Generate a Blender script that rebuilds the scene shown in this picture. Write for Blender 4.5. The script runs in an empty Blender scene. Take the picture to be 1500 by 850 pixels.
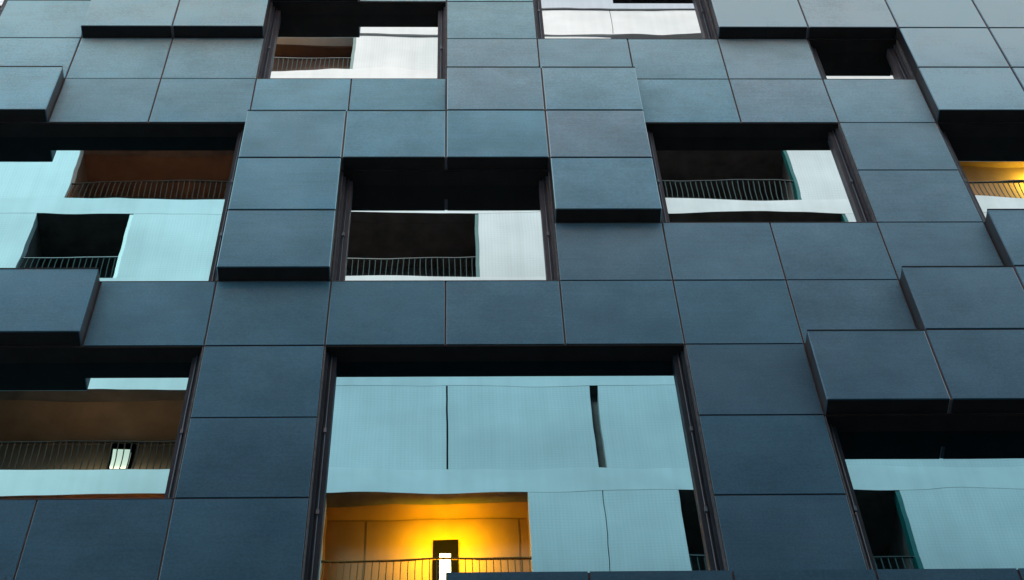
import bpy, bmesh, math, random
from mathutils import Vector
random.seed(7)
sc = bpy.context.scene
COL = sc.collection
R = math.radians
ZO = 15.5          # height of grid line "row 0" above the street
D = 0.142          # how far the projecting boxes stand out
G = 0.16           # glass recess behind the cladding plane
S = 10.0           # distance of the opposite facade

# ------------------------------------------------------------------ materials
def new_mat(name):
    m = bpy.data.materials.new(name); m.use_nodes = True
    nt = m.node_tree; b = nt.nodes['Principled BSDF']
    return m, nt, b
def N(nt, t, **kw):
    n = nt.nodes.new(t)
    for k, v in kw.items():
        if k in n.inputs: n.inputs[k].default_value = v
        else: setattr(n, k, v)
    return n
def ramp(nt, fac, c0, c1, p0=0., p1=1.):
    r = nt.nodes.new('ShaderNodeValToRGB')
    r.color_ramp.elements[0].position = p0; r.color_ramp.elements[1].position = p1
    r.color_ramp.elements[0].color = (*c0, 1); r.color_ramp.elements[1].color = (*c1, 1)
    nt.links.new(fac, r.inputs[0]); return r
def mul(nt, a, b, fac=1.0):
    m = nt.nodes.new('ShaderNodeMix'); m.data_type = 'RGBA'; m.blend_type = 'MULTIPLY'
    m.inputs[0].default_value = fac
    nt.links.new(a, m.inputs[6]); nt.links.new(b, m.inputs[7]); return m.outputs[2]

def plain(name, col, rough=.6, metal=0., var=.15, scale=6., spec=.5):
    m, nt, b = new_mat(name)
    tc = N(nt, 'ShaderNodeTexCoord')
    no = N(nt, 'ShaderNodeTexNoise', Scale=scale, Detail=5.)
    nt.links.new(tc.outputs['Object'], no.inputs['Vector'])
    lo = tuple(c*(1-var) for c in col); hi = tuple(min(1, c*(1+var)) for c in col)
    r = ramp(nt, no.outputs['Fac'], lo, hi, .3, .7)
    nt.links.new(r.outputs[0], b.inputs['Base Color'])
    b.inputs['Roughness'].default_value = rough; b.inputs['Metallic'].default_value = metal
    b.inputs['Specular IOR Level'].default_value = spec
    return m

def panel_material(name, warm, gain=1.):
    m, nt, b = new_mat(name)
    L = nt.links
    tc = N(nt, 'ShaderNodeTexCoord'); oi = N(nt, 'ShaderNodeObjectInfo')
    off = N(nt, 'ShaderNodeVectorMath', operation='ADD')
    sc_ = N(nt, 'ShaderNodeVectorMath', operation='SCALE'); sc_.inputs['Scale'].default_value = 37.
    comb = N(nt, 'ShaderNodeCombineXYZ')
    for i in range(3): L.new(oi.outputs['Random'], comb.inputs[i])
    L.new(comb.outputs[0], sc_.inputs[0]); L.new(tc.outputs['Object'], off.inputs[0]); L.new(sc_.outputs[0], off.inputs[1])
    cloud = N(nt, 'ShaderNodeTexNoise', Scale=1.7, Detail=5., Roughness=.6); L.new(off.outputs[0], cloud.inputs['Vector'])
    # faint trowel lines, nearly horizontal
    mp = N(nt, 'ShaderNodeMapping'); mp.inputs['Scale'].default_value = (1.2, 1., 26.); L.new(off.outputs[0], mp.inputs[0])
    streak = N(nt, 'ShaderNodeTexNoise', Scale=1.6, Detail=6., Roughness=.65); L.new(mp.outputs[0], streak.inputs['Vector'])
    mp2 = N(nt, 'ShaderNodeMapping'); mp2.inputs['Scale'].default_value = (14., 1., .8); L.new(off.outputs[0], mp2.inputs[0])
    run = N(nt, 'ShaderNodeTexNoise', Scale=1.5, Detail=4.); L.new(mp2.outputs[0], run.inputs['Vector'])
    fine = N(nt, 'ShaderNodeTexNoise', Scale=55., Detail=4.); L.new(off.outputs[0], fine.inputs['Vector'])
    base = ramp(nt, cloud.outputs['Fac'], PANEL_LO, PANEL_HI, .3, .72)
    s = ramp(nt, streak.outputs['Fac'], (.90, .90, .90), (1.10, 1.10, 1.10), .3, .7)
    r_ = ramp(nt, run.outputs['Fac'], (.95, .95, .95), (1.04, 1.04, 1.04), .3, .7)
    f = ramp(nt, fine.outputs['Fac'], (.86, .86, .86), (1.14, 1.14, 1.14), .3, .7)
    tone = ramp(nt, oi.outputs['Random'], (.90, .89, .90), (1.08, 1.10, 1.09))
    c = mul(nt, base.outputs[0], s.outputs[0]); c = mul(nt, c, r_.outputs[0]); c = mul(nt, c, f.outputs[0]); c = mul(nt, c, tone.outputs[0])
    L.new(c, b.inputs['Base Color'])
    rr = N(nt, 'ShaderNodeMapRange'); rr.inputs['To Min'].default_value = .60; rr.inputs['To Max'].default_value = .80
    L.new(streak.outputs['Fac'], rr.inputs['Value']); L.new(rr.outputs[0], b.inputs['Roughness'])
    b.inputs['Specular IOR Level'].default_value = .15
    # satin sealant: reflectance climbs steeply towards grazing views
    lw = N(nt, 'ShaderNodeLayerWeight'); lw.inputs['Blend'].default_value = .5
    pw = N(nt, 'ShaderNodeMath', operation='POWER'); pw.inputs[1].default_value = 3.5; L.new(lw.outputs['Facing'], pw.inputs[0])
    kk = N(nt, 'ShaderNodeMath', operation='MULTIPLY'); kk.inputs[1].default_value = 5.9*gain; L.new(pw.outputs[0], kk.inputs[0])
    vr = N(nt, 'ShaderNodeMapRange'); vr.inputs['To Min'].default_value = .92; vr.inputs['To Max'].default_value = 1.06; L.new(oi.outputs['Random'], vr.inputs['Value'])
    fr = ramp(nt, fine.outputs['Fac'], (.90, .90, .90), (1.10, 1.10, 1.10), .35, .65)
    vf = N(nt, 'ShaderNodeMath', operation='MULTIPLY'); L.new(vr.outputs[0], vf.inputs[0]); L.new(fr.outputs[0], vf.inputs[1])
    ks = N(nt, 'ShaderNodeMapRange'); ks.inputs['To Min'].default_value = .80; ks.inputs['To Max'].default_value = 1.20
    mixn = N(nt, 'ShaderNodeMath', operation='MULTIPLY'); blend = N(nt, 'ShaderNodeMath', operation='MULTIPLY_ADD'); blend.inputs[1].default_value = .35; L.new(streak.outputs['Fac'], blend.inputs[0])
    c65 = N(nt, 'ShaderNodeMath', operation='MULTIPLY'); c65.inputs[1].default_value = .65; L.new(cloud.outputs['Fac'], c65.inputs[0]); L.new(c65.outputs[0], blend.inputs[2])
    sm = N(nt, 'ShaderNodeTexNoise', Scale=4.2, Detail=8., Roughness=.7); L.new(off.outputs[0], sm.inputs['Vector'])
    sr = ramp(nt, sm.outputs['Fac'], (0, 0, 0), (1, 1, 1), .66, .80)
    L.new(blend.outputs[0], mixn.inputs[0])
    ks.inputs['From Min'].default_value = .16; ks.inputs['From Max'].default_value = .34; L.new(mixn.outputs[0], ks.inputs['Value'])
    mixn.inputs[1].default_value = .5
    k2 = N(nt, 'ShaderNodeMath', operation='MULTIPLY'); kv = N(nt, 'ShaderNodeMath', operation='MULTIPLY'); L.new(kk.outputs[0], kv.inputs[0]); L.new(vf.outputs[0], kv.inputs[1]); k2.use_clamp = True; L.new(kv.outputs[0], k2.inputs[0]); 
    ad = N(nt, 'ShaderNodeMath', operation='MULTIPLY_ADD'); ad.inputs[1].default_value = .45; L.new(sr.outputs[0], ad.inputs[0]); L.new(ks.outputs[0], ad.inputs[2]); L.new(ad.outputs[0], k2.inputs[1])
    gl = N(nt, 'ShaderNodeBsdfGlossy'); tint = nt.nodes.new('ShaderNodeValToRGB'); e = tint.color_ramp.elements
    e[0].position = .387; e[0].color = (.30, .67, .96, 1); e[1].position = .60; e[1].color = (.60, .90, 1., 1)
    for p_, c_ in ((.453, (.35, .73, .97, 1)), (.54, (.43, .81, 1., 1))):
        q = e.new(p_); q.color = c_
    L.new(lw.outputs['Facing'], tint.inputs[0])
    t2 = ramp(nt, oi.outputs['Random'], (1.*warm, .98, .97/warm**.12), (.95*warm, 1., 1./warm**.12))
    gc = mul(nt, tint.outputs[0], t2.outputs[0]); L.new(gc, gl.inputs['Color']); L.new(rr.outputs[0], gl.inputs['Roughness'])
    mx = N(nt, 'ShaderNodeMixShader'); L.new(k2.outputs[0], mx.inputs[0]); L.new(b.outputs[0], mx.inputs[1]); L.new(gl.outputs[0], mx.inputs[2])
    L.new(mx.outputs[0], nt.nodes['Material Output'].inputs[0])
    bump = N(nt, 'ShaderNodeBump', Strength=.25, Distance=.002)
    L.new(streak.outputs['Fac'], bump.inputs['Height']); L.new(bump.outputs[0], b.inputs['Normal']); L.new(bump.outputs[0], gl.inputs['Normal'])
    return m
PANEL_LO = (.020, .080, .130); PANEL_HI = (.040, .120, .180); PANEL_SPEC = .5
M_PANELS = [panel_material('slate_panel_cool_reflect', 1., .94), panel_material('slate_panel', 1.12, .94), panel_material('slate_panel_warm_reflect', 1.24, .95)]  # left-to-right change of the reflected surroundings put into the panel tint
M_PANEL = M_PANELS[1]
M_BOXES = [panel_material('slate_box_cool_reflect', 1., 1.05), panel_material('slate_box', 1.12, 1.05), panel_material('slate_box_warm_reflect', 1.24, 1.05)]  # same column tints; brighter sheen painted in so box edges stand out
def pm(c, box=0): return (M_BOXES if box else M_PANELS)[max(0, min(2, int((c+2.2+random.uniform(-1.3, 1.3))/2)))]
M_SIDE = plain('box_side_shaded', (.024, .036, .048), .5, var=.25, scale=3)  # left-facing box sides: shade put into the colour
M_SIDEL = plain('box_side_lit', (.085, .085, .095), .5, var=.25, scale=3)  # right-facing box sides: stronger light put into the colour
M_SOFFIT = plain('black_soffit', (.028, .028, .030), .8, spec=.15)  # near-black colour carries the low light under overhangs
M_BACK = plain('joint_brown', (.17, .125, .13), .8)
M_FRAME = plain('dark_window_frame', (.040, .060, .085), .5, .0, spec=.12)
M_EDGE = plain('weathered_edge_strip', (.16, .18, .20), .6, .0, spec=.12, var=.3, scale=14)
M_FRAMEL = plain('grey_window_frame', (.10, .11, .14), .5, .0, spec=.2)
M_TOPLINE = plain('box_top_line_dark', (.035, .045, .055), .6, spec=.15)  # added dark strip standing in for the tonal step at box tops
M_ROD = plain('guide_rod_metal', (.13, .18, .23), .35, .6)
M_SILL = plain('sill_metal', (.05, .055, .065), .4, .4)

def mirror_glass(name, tint):
    m = bpy.data.materials.new(name); m.use_nodes = True; nt = m.node_tree; nt.nodes.clear(); L = nt.links
    out = N(nt, 'ShaderNodeOutputMaterial'); g = N(nt, 'ShaderNodeBsdfGlossy'); g.inputs['Roughness'].default_value = 0.0
    g.inputs['Color'].default_value = (*tint, 1)
    tc = N(nt, 'ShaderNodeTexCoord'); oi = N(nt, 'ShaderNodeObjectInfo')
    comb = N(nt, 'ShaderNodeCombineXYZ')
    for i in range(3): L.new(oi.outputs['Random'], comb.inputs[i])
    s = N(nt, 'ShaderNodeVectorMath', operation='SCALE'); s.inputs['Scale'].default_value = 53.
    a = N(nt, 'ShaderNodeVectorMath', operation='ADD'); L.new(comb.outputs[0], s.inputs[0]); L.new(tc.outputs['Object'], a.inputs[0]); L.new(s.outputs[0], a.inputs[1])
    mp = N(nt, 'ShaderNodeMapping'); mp.inputs['Scale'].default_value = (.8, 1., 1.3); L.new(a.outputs[0], mp.inputs[0])
    no = N(nt, 'ShaderNodeTexNoise', Scale=.95, Detail=1.5, Roughness=.4); L.new(mp.outputs[0], no.inputs['Vector'])
    bp = N(nt, 'ShaderNodeBump', Strength=1., Distance=.0016); L.new(no.outputs['Fac'], bp.inputs['Height'])
    L.new(bp.outputs[0], g.inputs['Normal'])
    # uneven coating and faint dried rain runs
    cl = N(nt, 'ShaderNodeTexNoise', Scale=.7, Detail=3.); L.new(a.outputs[0], cl.inputs['Vector'])
    mr = N(nt, 'ShaderNodeMapping'); mr.inputs['Scale'].default_value = (9., 1., .35); L.new(a.outputs[0], mr.inputs[0])
    rn = N(nt, 'ShaderNodeTexNoise', Scale=1.4, Detail=5.); L.new(mr.outputs[0], rn.inputs['Vector'])
    q1 = ramp(nt, cl.outputs['Fac'], tuple(c*.91 for c in tint), tuple(min(1., c*1.09) for c in tint), .35, .65)
    q2 = ramp(nt, rn.outputs['Fac'], (.95, .95, .95), (1., 1., 1.), .35, .6)
    L.new(mul(nt, q1.outputs[0], q2.outputs[0]), g.inputs['Color'])
    d = N(nt, 'ShaderNodeBsdfDiffuse'); d.inputs['Color'].default_value = (.01, .015, .016, 1)
    mx = N(nt, 'ShaderNodeMixShader'); mx.inputs[0].default_value = .97
    L.new(d.outputs[0], mx.inputs[1]); L.new(g.outputs[0], mx.inputs[2]); L.new(mx.outputs[0], out.inputs[0])
    return m
GL_WHITE = mirror_glass('coated_glass_bright_reflection', (.97, 1., 1.))  # tints per window put the mirrored facade's light and shade into the glass
GL_PALE = mirror_glass('coated_glass_pale_reflection', (.74, .86, .89))
GL_TEAL = mirror_glass('coated_glass_teal_reflection', (.40, .72, .80))
GL_DEEP = mirror_glass('coated_glass_dim_reflection', (.33, .645, .765))

def perforated():
    m, nt, b = new_mat('white_perforated_panel'); L = nt.links
    tc = N(nt, 'ShaderNodeTexCoord')
    sep = N(nt, 'ShaderNodeSeparateXYZ'); L.new(tc.outputs['Object'], sep.inputs[0])
    def lines(axis, freq):
        mt = N(nt, 'ShaderNodeMath', operation='MULTIPLY'); mt.inputs[1].default_value = freq; L.new(sep.outputs[axis], mt.inputs[0])
        f = N(nt, 'ShaderNodeMath', operation='FRACT'); L.new(mt.outputs[0], f.inputs[0])
        l = N(nt, 'ShaderNodeMath', operation='LESS_THAN'); l.inputs[1].default_value = .35; L.new(f.outputs[0], l.inputs[0]); return l
    a = lines(0, 16.); c = lines(2, 16.)
    mx = N(nt, 'ShaderNodeMath', operation='MAXIMUM'); L.new(a.outputs[0], mx.inputs[0]); L.new(c.outputs[0], mx.inputs[1])
    r = ramp(nt, mx.outputs[0], (.80, .81, .80), (.73, .75, .75))
    no = N(nt, 'ShaderNodeTexNoise', Scale=.9, Detail=6.); L.new(tc.outputs['Object'], no.inputs['Vector'])
    r2 = ramp(nt, no.outputs['Fac'], (.84, .86, .86), (1, 1, 1), .3, .7)
    col = mul(nt, r.outputs[0], r2.outputs[0]); L.new(col, b.inputs['Base Color'])
    b.inputs['Roughness'].default_value = .55
    return m
M_WHITE = perforated()
M_BAND = plain('white_slab_edge', (.78, .79, .78), .6, var=.06, scale=1.5)
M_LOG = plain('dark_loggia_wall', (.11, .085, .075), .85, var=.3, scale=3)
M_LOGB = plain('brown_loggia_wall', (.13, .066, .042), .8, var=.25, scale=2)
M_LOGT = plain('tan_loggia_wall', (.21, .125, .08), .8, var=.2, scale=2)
M_LOGO = plain('lamplit_loggia_wall', (.30, .125, .035), .75, var=.12, scale=2)  # wall copy with the lamp's orange light put into the colour
M_RAIL = plain('railing_metal', (.05, .09, .088), .8, .0, spec=.2)
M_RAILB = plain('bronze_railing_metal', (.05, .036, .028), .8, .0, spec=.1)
M_RAILO = plain('glow_tinted_railing_metal', (.30, .13, .03), .8, .0, spec=.1)  # lamp glow put into the railing colour so it blends in
M_RAILT = plain('railing_top_metal', (.04, .05, .05), .45, .3)
M_TEAL = plain('teal_ghost_edge', (.01, .14, .13), .3)  # added teal edge in place of the doubled reflection beside openings
M_FIX = plain('lamp_backplate', (.003, .002, .002), .9, spec=0)
M_JOINT = plain('joint_line_brown', (.16, .07, .02), .8)
def emit(name, col, s):
    m, nt, b = new_mat(name); b.inputs['Emission Color'].default_value = (*col, 1); b.inputs['Emission Strength'].default_value = s
    b.inputs['Base Color'].default_value = (*col, 1); return m
M_TUBE = emit('lit_lamp_tube', (1., .62, .22), 16.)
M_TUBE2 = emit('lit_white_lamp', (1., .80, .62), 1.1)

# ------------------------------------------------------------------ mesh helpers
def build(name, boxes, mats, parent=None, bevel=0., smooth=False):
    """boxes: (x0,x1,y0,y1,z0,z1[,mat[,bottom_mat]]) ; z relative to grid row 0"""
    bm = bmesh.new()
    for bx in boxes:
        x0, x1, y0, y1, z0, z1 = bx[:6]
        mi = bx[6] if len(bx) > 6 else 0; mb = bx[7] if len(bx) > 7 else mi
        vs = [bm.verts.new((x, y, z+ZO)) for x in (x0, x1) for y in (y0, y1) for z in (z0, z1)]
        for idx, fm in (((0, 1, 3, 2), bx[8] if len(bx) > 8 else mi), ((4, 6, 7, 5), bx[9] if len(bx) > 9 else mi), ((0, 4, 5, 1), mi), ((2, 3, 7, 6), mi), ((0, 2, 6, 4), mb), ((1, 5, 7, 3), mi)):
            f = bm.faces.new([vs[i] for i in idx]); f.material_index = fm
    bmesh.ops.recalc_face_normals(bm, faces=bm.faces[:])
    if bevel: bmesh.ops.bevel(bm, geom=bm.edges[:], offset=bevel, segments=1, affect='EDGES', profile=.5)
    me = bpy.data.meshes.new(name); bm.to_mesh(me); bm.free()
    for m in (mats if isinstance(mats, (list, tuple)) else [mats]): me.materials.append(m)
    o = bpy.data.objects.new(name, me); COL.objects.link(o)
    if parent: o.parent = parent
    return o
def rods(name, segs, mat, parent, r=.006, n=8):
    bm = bmesh.new()
    for a, b_ in segs:
        a = Vector(a) + Vector((0, 0, ZO)); b_ = Vector(b_) + Vector((0, 0, ZO)); d = (b_-a)
        mtx = d.to_track_quat('Z', 'Y').to_matrix().to_4x4(); mtx.translation = (a+b_)/2
        bmesh.ops.create_cone(bm, cap_ends=True, segments=n, radius1=r, radius2=r, depth=d.length, matrix=mtx)
    me = bpy.data.meshes.new(name); bm.to_mesh(me); bm.free(); me.materials.append(mat)
    o = bpy.data.objects.new(name, me); COL.objects.link(o); o.parent = parent; return o
def root(name, label, cat):
    e = bpy.data.objects.new(name, None); COL.objects.link(e); e['label'] = label; e['category'] = cat; return e

# ------------------------------------------------------------------ the dark building
B = root('building', 'dark slate panelled building with projecting boxes and recessed mirror glass windows', 'building')
C0, C1, RT, RB = -10, 12, -20, 9      # columns C0..C1-1, rows RT..RB-1; top raised out of view to shade lower storeys opposite
# windows: c0,c1,r0,r1 (cells, end exclusive), glass
WIN = [(-2, 0, -6, -4, GL_WHITE), (-7, -2, -3, 0, GL_TEAL), (-1, 1, -2, 0, GL_PALE), (2, 4, -3, -1, GL_PALE),
       (1, 3, -7, -5, GL_WHITE), (4, 5, -5, -4, GL_WHITE), (5, 8, -3, -1, GL_PALE), (-6, -2, 1, 3, GL_TEAL),
       (-1, 2, 1, 4, GL_DEEP), (3, 6, 2, 4, GL_DEEP), (-7, -5, -7, -5, GL_WHITE),
       (-6, -3, 5, 7, GL_DEEP), (2, 4, 5, 8, GL_DEEP), (7, 10, 1, 4, GL_TEAL), (-9, -8, -2, 1, GL_TEAL),
       (-5, -3, -10, -8, GL_WHITE), (0, 2, -11, -9, GL_WHITE), (5, 8, -11, -9, GL_WHITE), (9, 11, -6, -4, GL_WHITE)]
PROUD = {}
def pr(cs, rs):
    for c in cs:
        for r in rs: PROUD[(c, r)] = 1
pr((-7, -6, -5), (-4,)); pr((-4, -3), (-7, -6)); pr((-2,), (-3, -2, -1)); pr((-1,), (-3,)); pr((0,), (-4, -3)); pr((1,), (-4, -3, -2))
pr((3, 4), (-7, -6)); pr((5, 6, 7), (-7, -6, -5, -4)); pr((5, 6, 7), (-1,)); pr((4, 5, 6), (0,)); pr((3, 4, 5), (1,))
pr((-6, -5, -4), (0,)); pr((0, 1, 2, 3, 4, 5), (4,)); pr((-7, -6, -5, -4), (4,)); pr((-2,), (-8, -7)); pr((2,), (-8,))
pr((-9, -8), (-9, -8)); pr((8, 9), (6, 5)); pr((-2, -1), (6,)); pr((3, 4), (-10,)); pr((10, 11), (-1, 0)); pr((-10, -9), (4, 5))
holes = set()
for c0, c1, r0, r1, _ in WIN:
    for c in range(c0, c1):
        for r in range(r0, r1): holes.add((c, r))
for k in list(PROUD):
    if k in holes: del PROUD[k]

g = .0085
wall = []; stuff_boxes = []
def in_view(c, r):
    zc = -r-.5; xl = -5.5 + (6.1-zc)*.19; xr = 7.1 - (6.1-zc)*.25
    return -4.1 < zc < 6.9 and xl-.9 < c+.5 < xr+.6
for c in range(C0, C1):
    for r in range(RT, RB):
        if (c, r) in holes: continue
        wall.append((c, c+1, .012, .26, -r-1, -r))
        if (c, r) in PROUD:
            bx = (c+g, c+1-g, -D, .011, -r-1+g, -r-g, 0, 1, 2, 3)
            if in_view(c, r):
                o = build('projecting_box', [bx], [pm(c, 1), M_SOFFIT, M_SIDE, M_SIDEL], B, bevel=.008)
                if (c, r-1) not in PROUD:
                    build('box_top_line', [(c+g+.001, c+1-g-.001, -D-.005, -D+.02, -r-g-.012, -r-g+.002)], M_TOPLINE, o, bevel=.001)
            else: stuff_boxes.append(bx)
        else:
            t = random.uniform(-.0015, .0015)
            bx = (c+g, c+1-g, t, .011, -r-1+g, -r-g, 0, 0)
            if in_view(c, r): o = build('cladding_panel', [bx], [pm(c), M_SOFFIT], B, bevel=.002)
            else: stuff_boxes.append(bx)
for (c, r) in PROUD:      # dark filler in the joints between neighbouring boxes
    if (c+1, r) in PROUD: wall.append((c+1-g, c+1+g, -D+.012, .011, -r-1+g, -r-g))
    if (c, r+1) in PROUD: wall.append((c+g, c+1-g, -D+.012, .011, -r-1-g, -r-1+g))
build('wall', wall, M_BACK, B)
o = build('outer_cladding', stuff_boxes, [M_PANEL, M_SOFFIT, M_SIDE, M_SIDEL], B); o['kind'] = 'stuff'
# base storeys, core and parapet beyond the panelled field
build('core', [(C0, C1, .262, 12, -15.5, 20.), (C0, C1, 0, .26, -15.5, -RB)], M_SOFFIT, B)
build('parapet', [(C0-.05, C1+.05, -.05, 12.05, 20., 20.25)], M_SILL, B)

for c0, c1, r0, r1, gl in WIN:
    zt, zb = -r0, -r1
    seen = in_view(c0, r0) or in_view(c1-1, r1-1) or in_view(c1-1, r0) or in_view(c0, r1-1)
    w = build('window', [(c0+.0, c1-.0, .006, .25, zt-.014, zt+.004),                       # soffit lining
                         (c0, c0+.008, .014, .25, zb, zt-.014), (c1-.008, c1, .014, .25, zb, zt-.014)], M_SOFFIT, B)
    f = 0.098
    build('frame', [(c0+.008, c0+f, .105, .20, zb+.004, zt-.014), (c1-f, c1-.008, .105, .20, zb+.004, zt-.014),
                    (c0+.008, c0+.034, .06, .105, zb+.004, zt-.014), (c1-.034, c1-.008, .06, .105, zb+.004, zt-.014),
                    (c0+f, c1-f, .150, .20, zb+.004, zb+.03)], M_FRAMEL if gl in (GL_WHITE, GL_PALE) else M_FRAME, w, bevel=.0015)
    for x in (c0+.004, c1-.004): build('edge_strip', [(x-.006, x+.006, .004, .058, zb+.003, zt-.016)], M_EDGE, w)
    build('sill', [(c0+.01, c1-.01, .0, .16, zb-.004, zb+.006)], M_SILL, w)
    for x in (c0+.058, c1-.058):
        rods('guide_rod', [((x, .088, zb+.01), (x, .088, zt-.016))], M_ROD, w, .0065)
        z = zb+.9
        while z < zt-.3:
            build('bracket', [(x-.012, x+.012, .074, .104, z, z+.06)], M_ROD, w, bevel=.002); z += 1.0
    gb = (c0+f, c1-f, G, G+.02, zb+.004, zt-.014)
    po = build('pane', [gb], gl, w)

# ------------------------------------------------------------------ the opposite building (seen in the glass)
O = root('building', 'white panelled building with railed loggias mirrored in the dark building windows', 'building')
XL, XR = -16., 20.
YF = -S
def F(k): return 10.55 + 2.985*k
KMIN, KMAX = -8, 5
OPEN = {-1: [(-8.2, -2.9, 'o'), (-2.0, 1.28, 'O'), (3.72, 7.33, 'd'), (9.6, 13., 'd')],
        0: [(-9.6, -3.0, 'b'), (9.8, 13.2, 'd')],
        1: [(-6., -2.5, 'd'), (1.5, 5., 'd'), (9, 12, 'd')],
        2: [(-8.3, -6.36, 'd'), (-3.7, .58, 'r'), (4.0, 8.06, 'd'), (12, 15, 'd')],
        3: [(-7.85, -3.6, 'B'), (3.6, 7.28, 'd'), (10.66, 14., 'y')],
        4: [(-5.5, -1., 'd'), (2.5, 5., 'd'), (9, 12, 'd')],
        5: [(-5.6, -2.24, 'y2'), (3.9, 7.4, 'd'), (8.4, 11.6, 'd')],
        6: [(-9, -5, 'd'), (8, 11, 'd')]}
for k in range(KMIN, -1):
    x = XL + 1.5 + random.random()*3; OPEN[k] = []
    while x < XR-5:
        wd = random.uniform(2.6, 3.8); OPEN[k].append((x, x+wd, 'd')); x += wd + random.uniform(1.8, 3.6)
JOINTS = {0: [(-.055, -.025), (2.46, 2.60)], -1: [(2.475, 2.49)], 6: [(4.0, 4.01)], 2: [(2.9, 2.91)]}
def wallrange(y0, y1):  # y into loggia goes to -Y on this building
    return (YF-y1, YF-y0)
for k in range(KMIN, KMAX+1):
    f0 = F(k); ft = F(k+1)-(.65 if k < 5 else 1.1)
    if k == 2: ft = F(3)-.58
    build('slab_band', [(XL, XR, YF-.25, YF+.003, f0-(.58 if k == 3 else .65)+.003, f0-.003, 0, 1)], [M_BAND, M_LOG], O)  # underside coloured dark in place of shade
    ops = sorted(OPEN[k]); xs = XL
    edges = []
    for a, b_, kd in ops: edges.append((xs, a)); xs = b_
    edges.append((xs, XR))
    for a, b_ in edges:
        cuts = [a] 
        for j0, j1 in JOINTS.get(k, []):
            if a < j0 < b_: cuts += [j0, j1]
        cuts.append(b_)
        for i in range(0, len(cuts), 2):
            build('facade_panel', [(cuts[i], cuts[i+1], YF-.20, YF, f0-.001, ft+.001)], M_WHITE, O)
        for i in range(1, len(cuts)-1, 2):
            build('panel_gap', [(cuts[i], cuts[i+1], YF-.20, YF-.16, f0-.001, ft+.001)], M_LOG, O)
    for a, b_, kd in ops:
        dp = .55 if kd in ('O', 'y', 'y2') else 1.3
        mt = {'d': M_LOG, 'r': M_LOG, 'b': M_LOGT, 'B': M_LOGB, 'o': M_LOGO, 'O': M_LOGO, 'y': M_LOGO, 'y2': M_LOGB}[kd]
        lg = build('loggia', [(a-.1, b_+.1, YF-dp-.1, YF-dp, f0-.1, ft+.1), (a-.1, a, YF-dp, YF-.201, f0, ft), (b_, b_+.1, YF-dp, YF-.201, f0, ft),
                              (a, b_, YF-dp, YF-.251, ft, ft+.1), (a, b_, YF-dp, YF-.251, f0-.1, f0-.02)], mt, O)
        build('ghost_edge', [(b_-.07, b_-.002, YF-.19, YF-.01, f0+.005, ft-.005)], M_TEAL, lg) if kd not in ('O', 'b', 'o') else None
        zr = f0+.80; n = int((b_-a)/.11); bars = []
        for i in range(n+1):
            x = a+.03+i*(b_-a-.06)/n
            bars.append((x-.007, x+.007, YF-.09, YF-.07, f0, zr))
        bars.append((a, b_, YF-.10, YF-.06, zr, zr+.022, 1)); bars.append((a, b_, YF-.095, YF-.065, f0+.03, f0+.055, 1))
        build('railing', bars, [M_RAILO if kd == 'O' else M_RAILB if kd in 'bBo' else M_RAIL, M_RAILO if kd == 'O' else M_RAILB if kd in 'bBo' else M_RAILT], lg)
        if kd == 'O':   # panel joints of the lit back wall
            build('wall_joint', [(a+.05, b_-.05, YF-dp, YF-dp+.006, ft-.02-.02, ft-.02), (-1.36, -1.34, YF-dp, YF-dp+.006, f0, ft-.04), (1.12, 1.14, YF-dp, YF-dp+.006, f0, ft-.04)], M_JOINT, lg)

build('core', [(XL, XR, YF-10, YF-1.45, -15.5, 27.41), (XL, XR, YF-1.45, YF-.0, -15.5, F(KMIN)-.66)], M_LOG, O)
build('parapet', [(XL-.05, XR+.05, YF-10, YF+.05, 27.42, 28.86)], M_BAND, O)
build('coping', [(XL-.08, XR+.08, YF-.5, YF+.08, 28.862, 28.93)], M_SILL, O)
for x in (-12, -8, -4, 0, 3.95, 8, 12, 16): build('parapet_joint', [(x, x+.015, YF+.048, YF+.053, 27.45, 28.85)], M_SILL, O)

def lamp(x, y, z, power, w_, h_, col=(1., .50, .05), down=0.):
    """added one-sided area light, unseen from behind, for lamp glow on the wall (-Y)"""
    l = bpy.data.lights.new('lamp_light', 'AREA'); l.energy = power; l.color = col; l.shape = 'RECTANGLE'; l.size = w_; l.size_y = h_  # area light added for glow the tubes alone don't give
    o = bpy.data.objects.new('lamp_light', l); COL.objects.link(o); o.location = (x, y, z+ZO); o.parent = O
    o.rotation_euler = (-math.pi/2+down, 0, 0)
yb = YF-.55      # back wall of the shallow lamplit loggia
lp = build('wall_lamp', [(-.27, .15, yb+.0, yb+.05, 7.9, 9.36)], M_FIX, O, bevel=.004)
build('lamp_tube', [(-.155, .025, yb+.05, yb+.09, 7.95, 8.98)], M_TUBE, lp, bevel=.01)
lamp(-.06, yb+.46, 8.95, 235., .95, 1.3, (1., .40, .0))
lp2 = build('wall_lamp', [(-5.98, -5.58, YF-1.29, YF-1.24, 12.2, 13.0-.16)], M_FIX, O)
build('lamp_tube', [(-5.93, -5.63, YF-1.24, YF-1.18, 12.16, 12.62)], M_TUBE2, lp2)
lamp(-5.8, YF-.8, 11.4, 120., 1.4, .5, (1., .66, .42), .3)
lamp(-5.0, YF-.5, 9.0, 400., .5, .5, (1., .36, .0), -.4)
lamp(-6.2, YF-.7, 20.0, 260., 2.4, .5, (1., .50, .25), .6)
lamp(-1.7, YF-.5, 16.8, 5.0, .3, .2, (1., .35, .06), .5)
lamp(12.9, YF-.22, 21.0, 120., .6, .5, (1., .95, .12), 0.)
lamp(-4.9, YF-.25, 25.75, 42., .9, .2, (1., .62, .04), .5)

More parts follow.
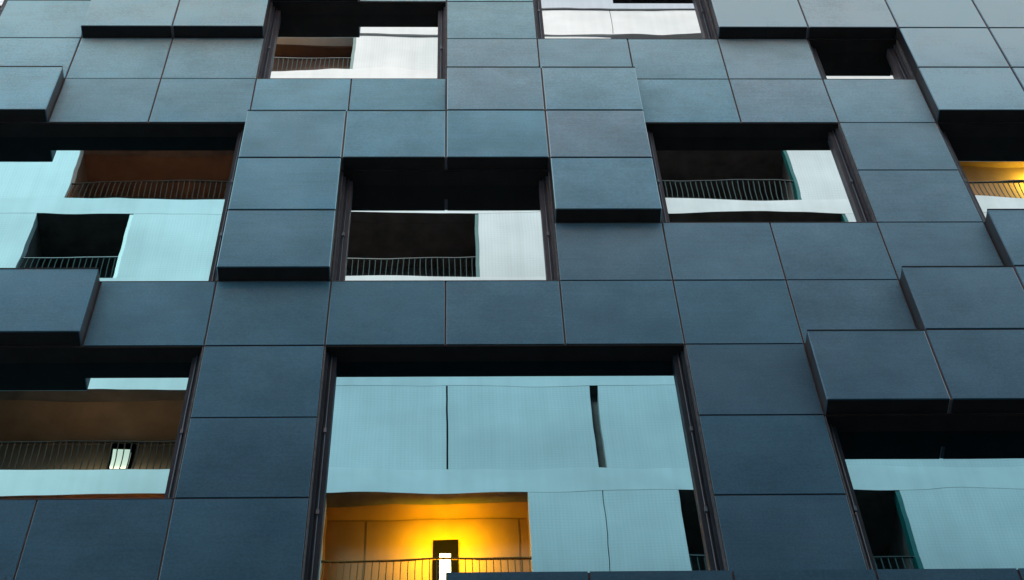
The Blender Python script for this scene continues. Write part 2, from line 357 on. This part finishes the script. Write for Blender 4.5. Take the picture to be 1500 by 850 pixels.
pl = build('planter', [(6.5, 7.08, YF-.30, YF-.14, F(3)-.018, F(3)+.17), (6.48, 7.10, YF-.32, YF-.12, F(3)+.172, F(3)+.21)], plain('orange_plastic', (.75, .20, .06), .5), None, bevel=.01)
pl['label'] = 'small orange planter behind a loggia railing of the white building'; pl['category'] = 'planter'
# ------------------------------------------------------------------ ground
def ground():
    m, nt, b = new_mat('asphalt'); L = nt.links
    tc = N(nt, 'ShaderNodeTexCoord'); no = N(nt, 'ShaderNodeTexNoise', Scale=3., Detail=8.); L.new(tc.outputs['Object'], no.inputs['Vector'])
    r = ramp(nt, no.outputs['Fac'], (.03, .03, .031), (.06, .06, .06), .3, .7); L.new(r.outputs[0], b.inputs['Base Color']); b.inputs['Roughness'].default_value = .9
    o = build('street', [(-400, 400, -400, 400, -15.9, -15.5)], m); o['kind'] = 'structure'
    p = build('pavement', [(-60, 60, -2.2, -.0, -15.5, -15.37)], plain('paving', (.12, .12, .12), .85), bevel=.01); p['kind'] = 'structure'
ground()

# ------------------------------------------------------------------ camera, light
cam = bpy.data.cameras.new('camera'); co = bpy.data.objects.new('camera', cam); COL.objects.link(co)
co.location = (0.06373, -8.76016, -13.8775+ZO)
co.rotation_euler = (2.573271301668216, 0.02802140478639726, -0.014814595546233341)
cam.sensor_width = 36; cam.lens = 2739.98/1500*36; cam.clip_end = 3000
sc.camera = co
EL = R(52); 
sun = bpy.data.lights.new('sun', 'SUN'); sun.energy = 2.9; sun.angle = R(20); sun.color = (1., .96, .90)
so = bpy.data.objects.new('sun', sun); COL.objects.link(so)
az = R(-25)   # sun stands behind the dark building
d = Vector((math.sin(az)*math.cos(EL), math.cos(az)*math.cos(EL), math.sin(EL)))
so.rotation_euler = d.to_track_quat('Z', 'Y').to_euler(); so.location = d*60
w = bpy.data.worlds.new('World'); sc.world = w; w.use_nodes = True; nt = w.node_tree
bg = nt.nodes['Background']; sky = N(nt, 'ShaderNodeTexSky'); sky.sky_type = 'NISHITA'; sky.sun_disc = False
sky.sun_elevation = EL; sky.sun_rotation = az; sky.dust_density = 2.; sky.air_density = 1.; sky.ozone_density = 1.5
# thin high overcast over the sky
tc = N(nt, 'ShaderNodeTexCoord'); cn = N(nt, 'ShaderNodeTexNoise', Scale=2.2, Detail=7., Roughness=.55); nt.links.new(tc.outputs['Generated'], cn.inputs['Vector'])
cr = ramp(nt, cn.outputs['Fac'], (.55, .55, .55), (.92, .92, .92), .35, .65)
cm = nt.nodes.new('ShaderNodeMix'); cm.data_type = 'RGBA'; nt.links.new(cr.outputs[0], cm.inputs[0]); nt.links.new(sky.outputs[0], cm.inputs[6])
cm.inputs[7].default_value = (6.1, 6.6, 6.9, 1)
nt.links.new(cm.outputs[2], bg.inputs[0]); bg.inputs[1].default_value = .15
sc.view_settings.view_transform = 'Standard'; sc.view_settings.look = 'None'; sc.view_settings.exposure = 0
sc.render.resolution_x = 1024; sc.render.resolution_y = 580
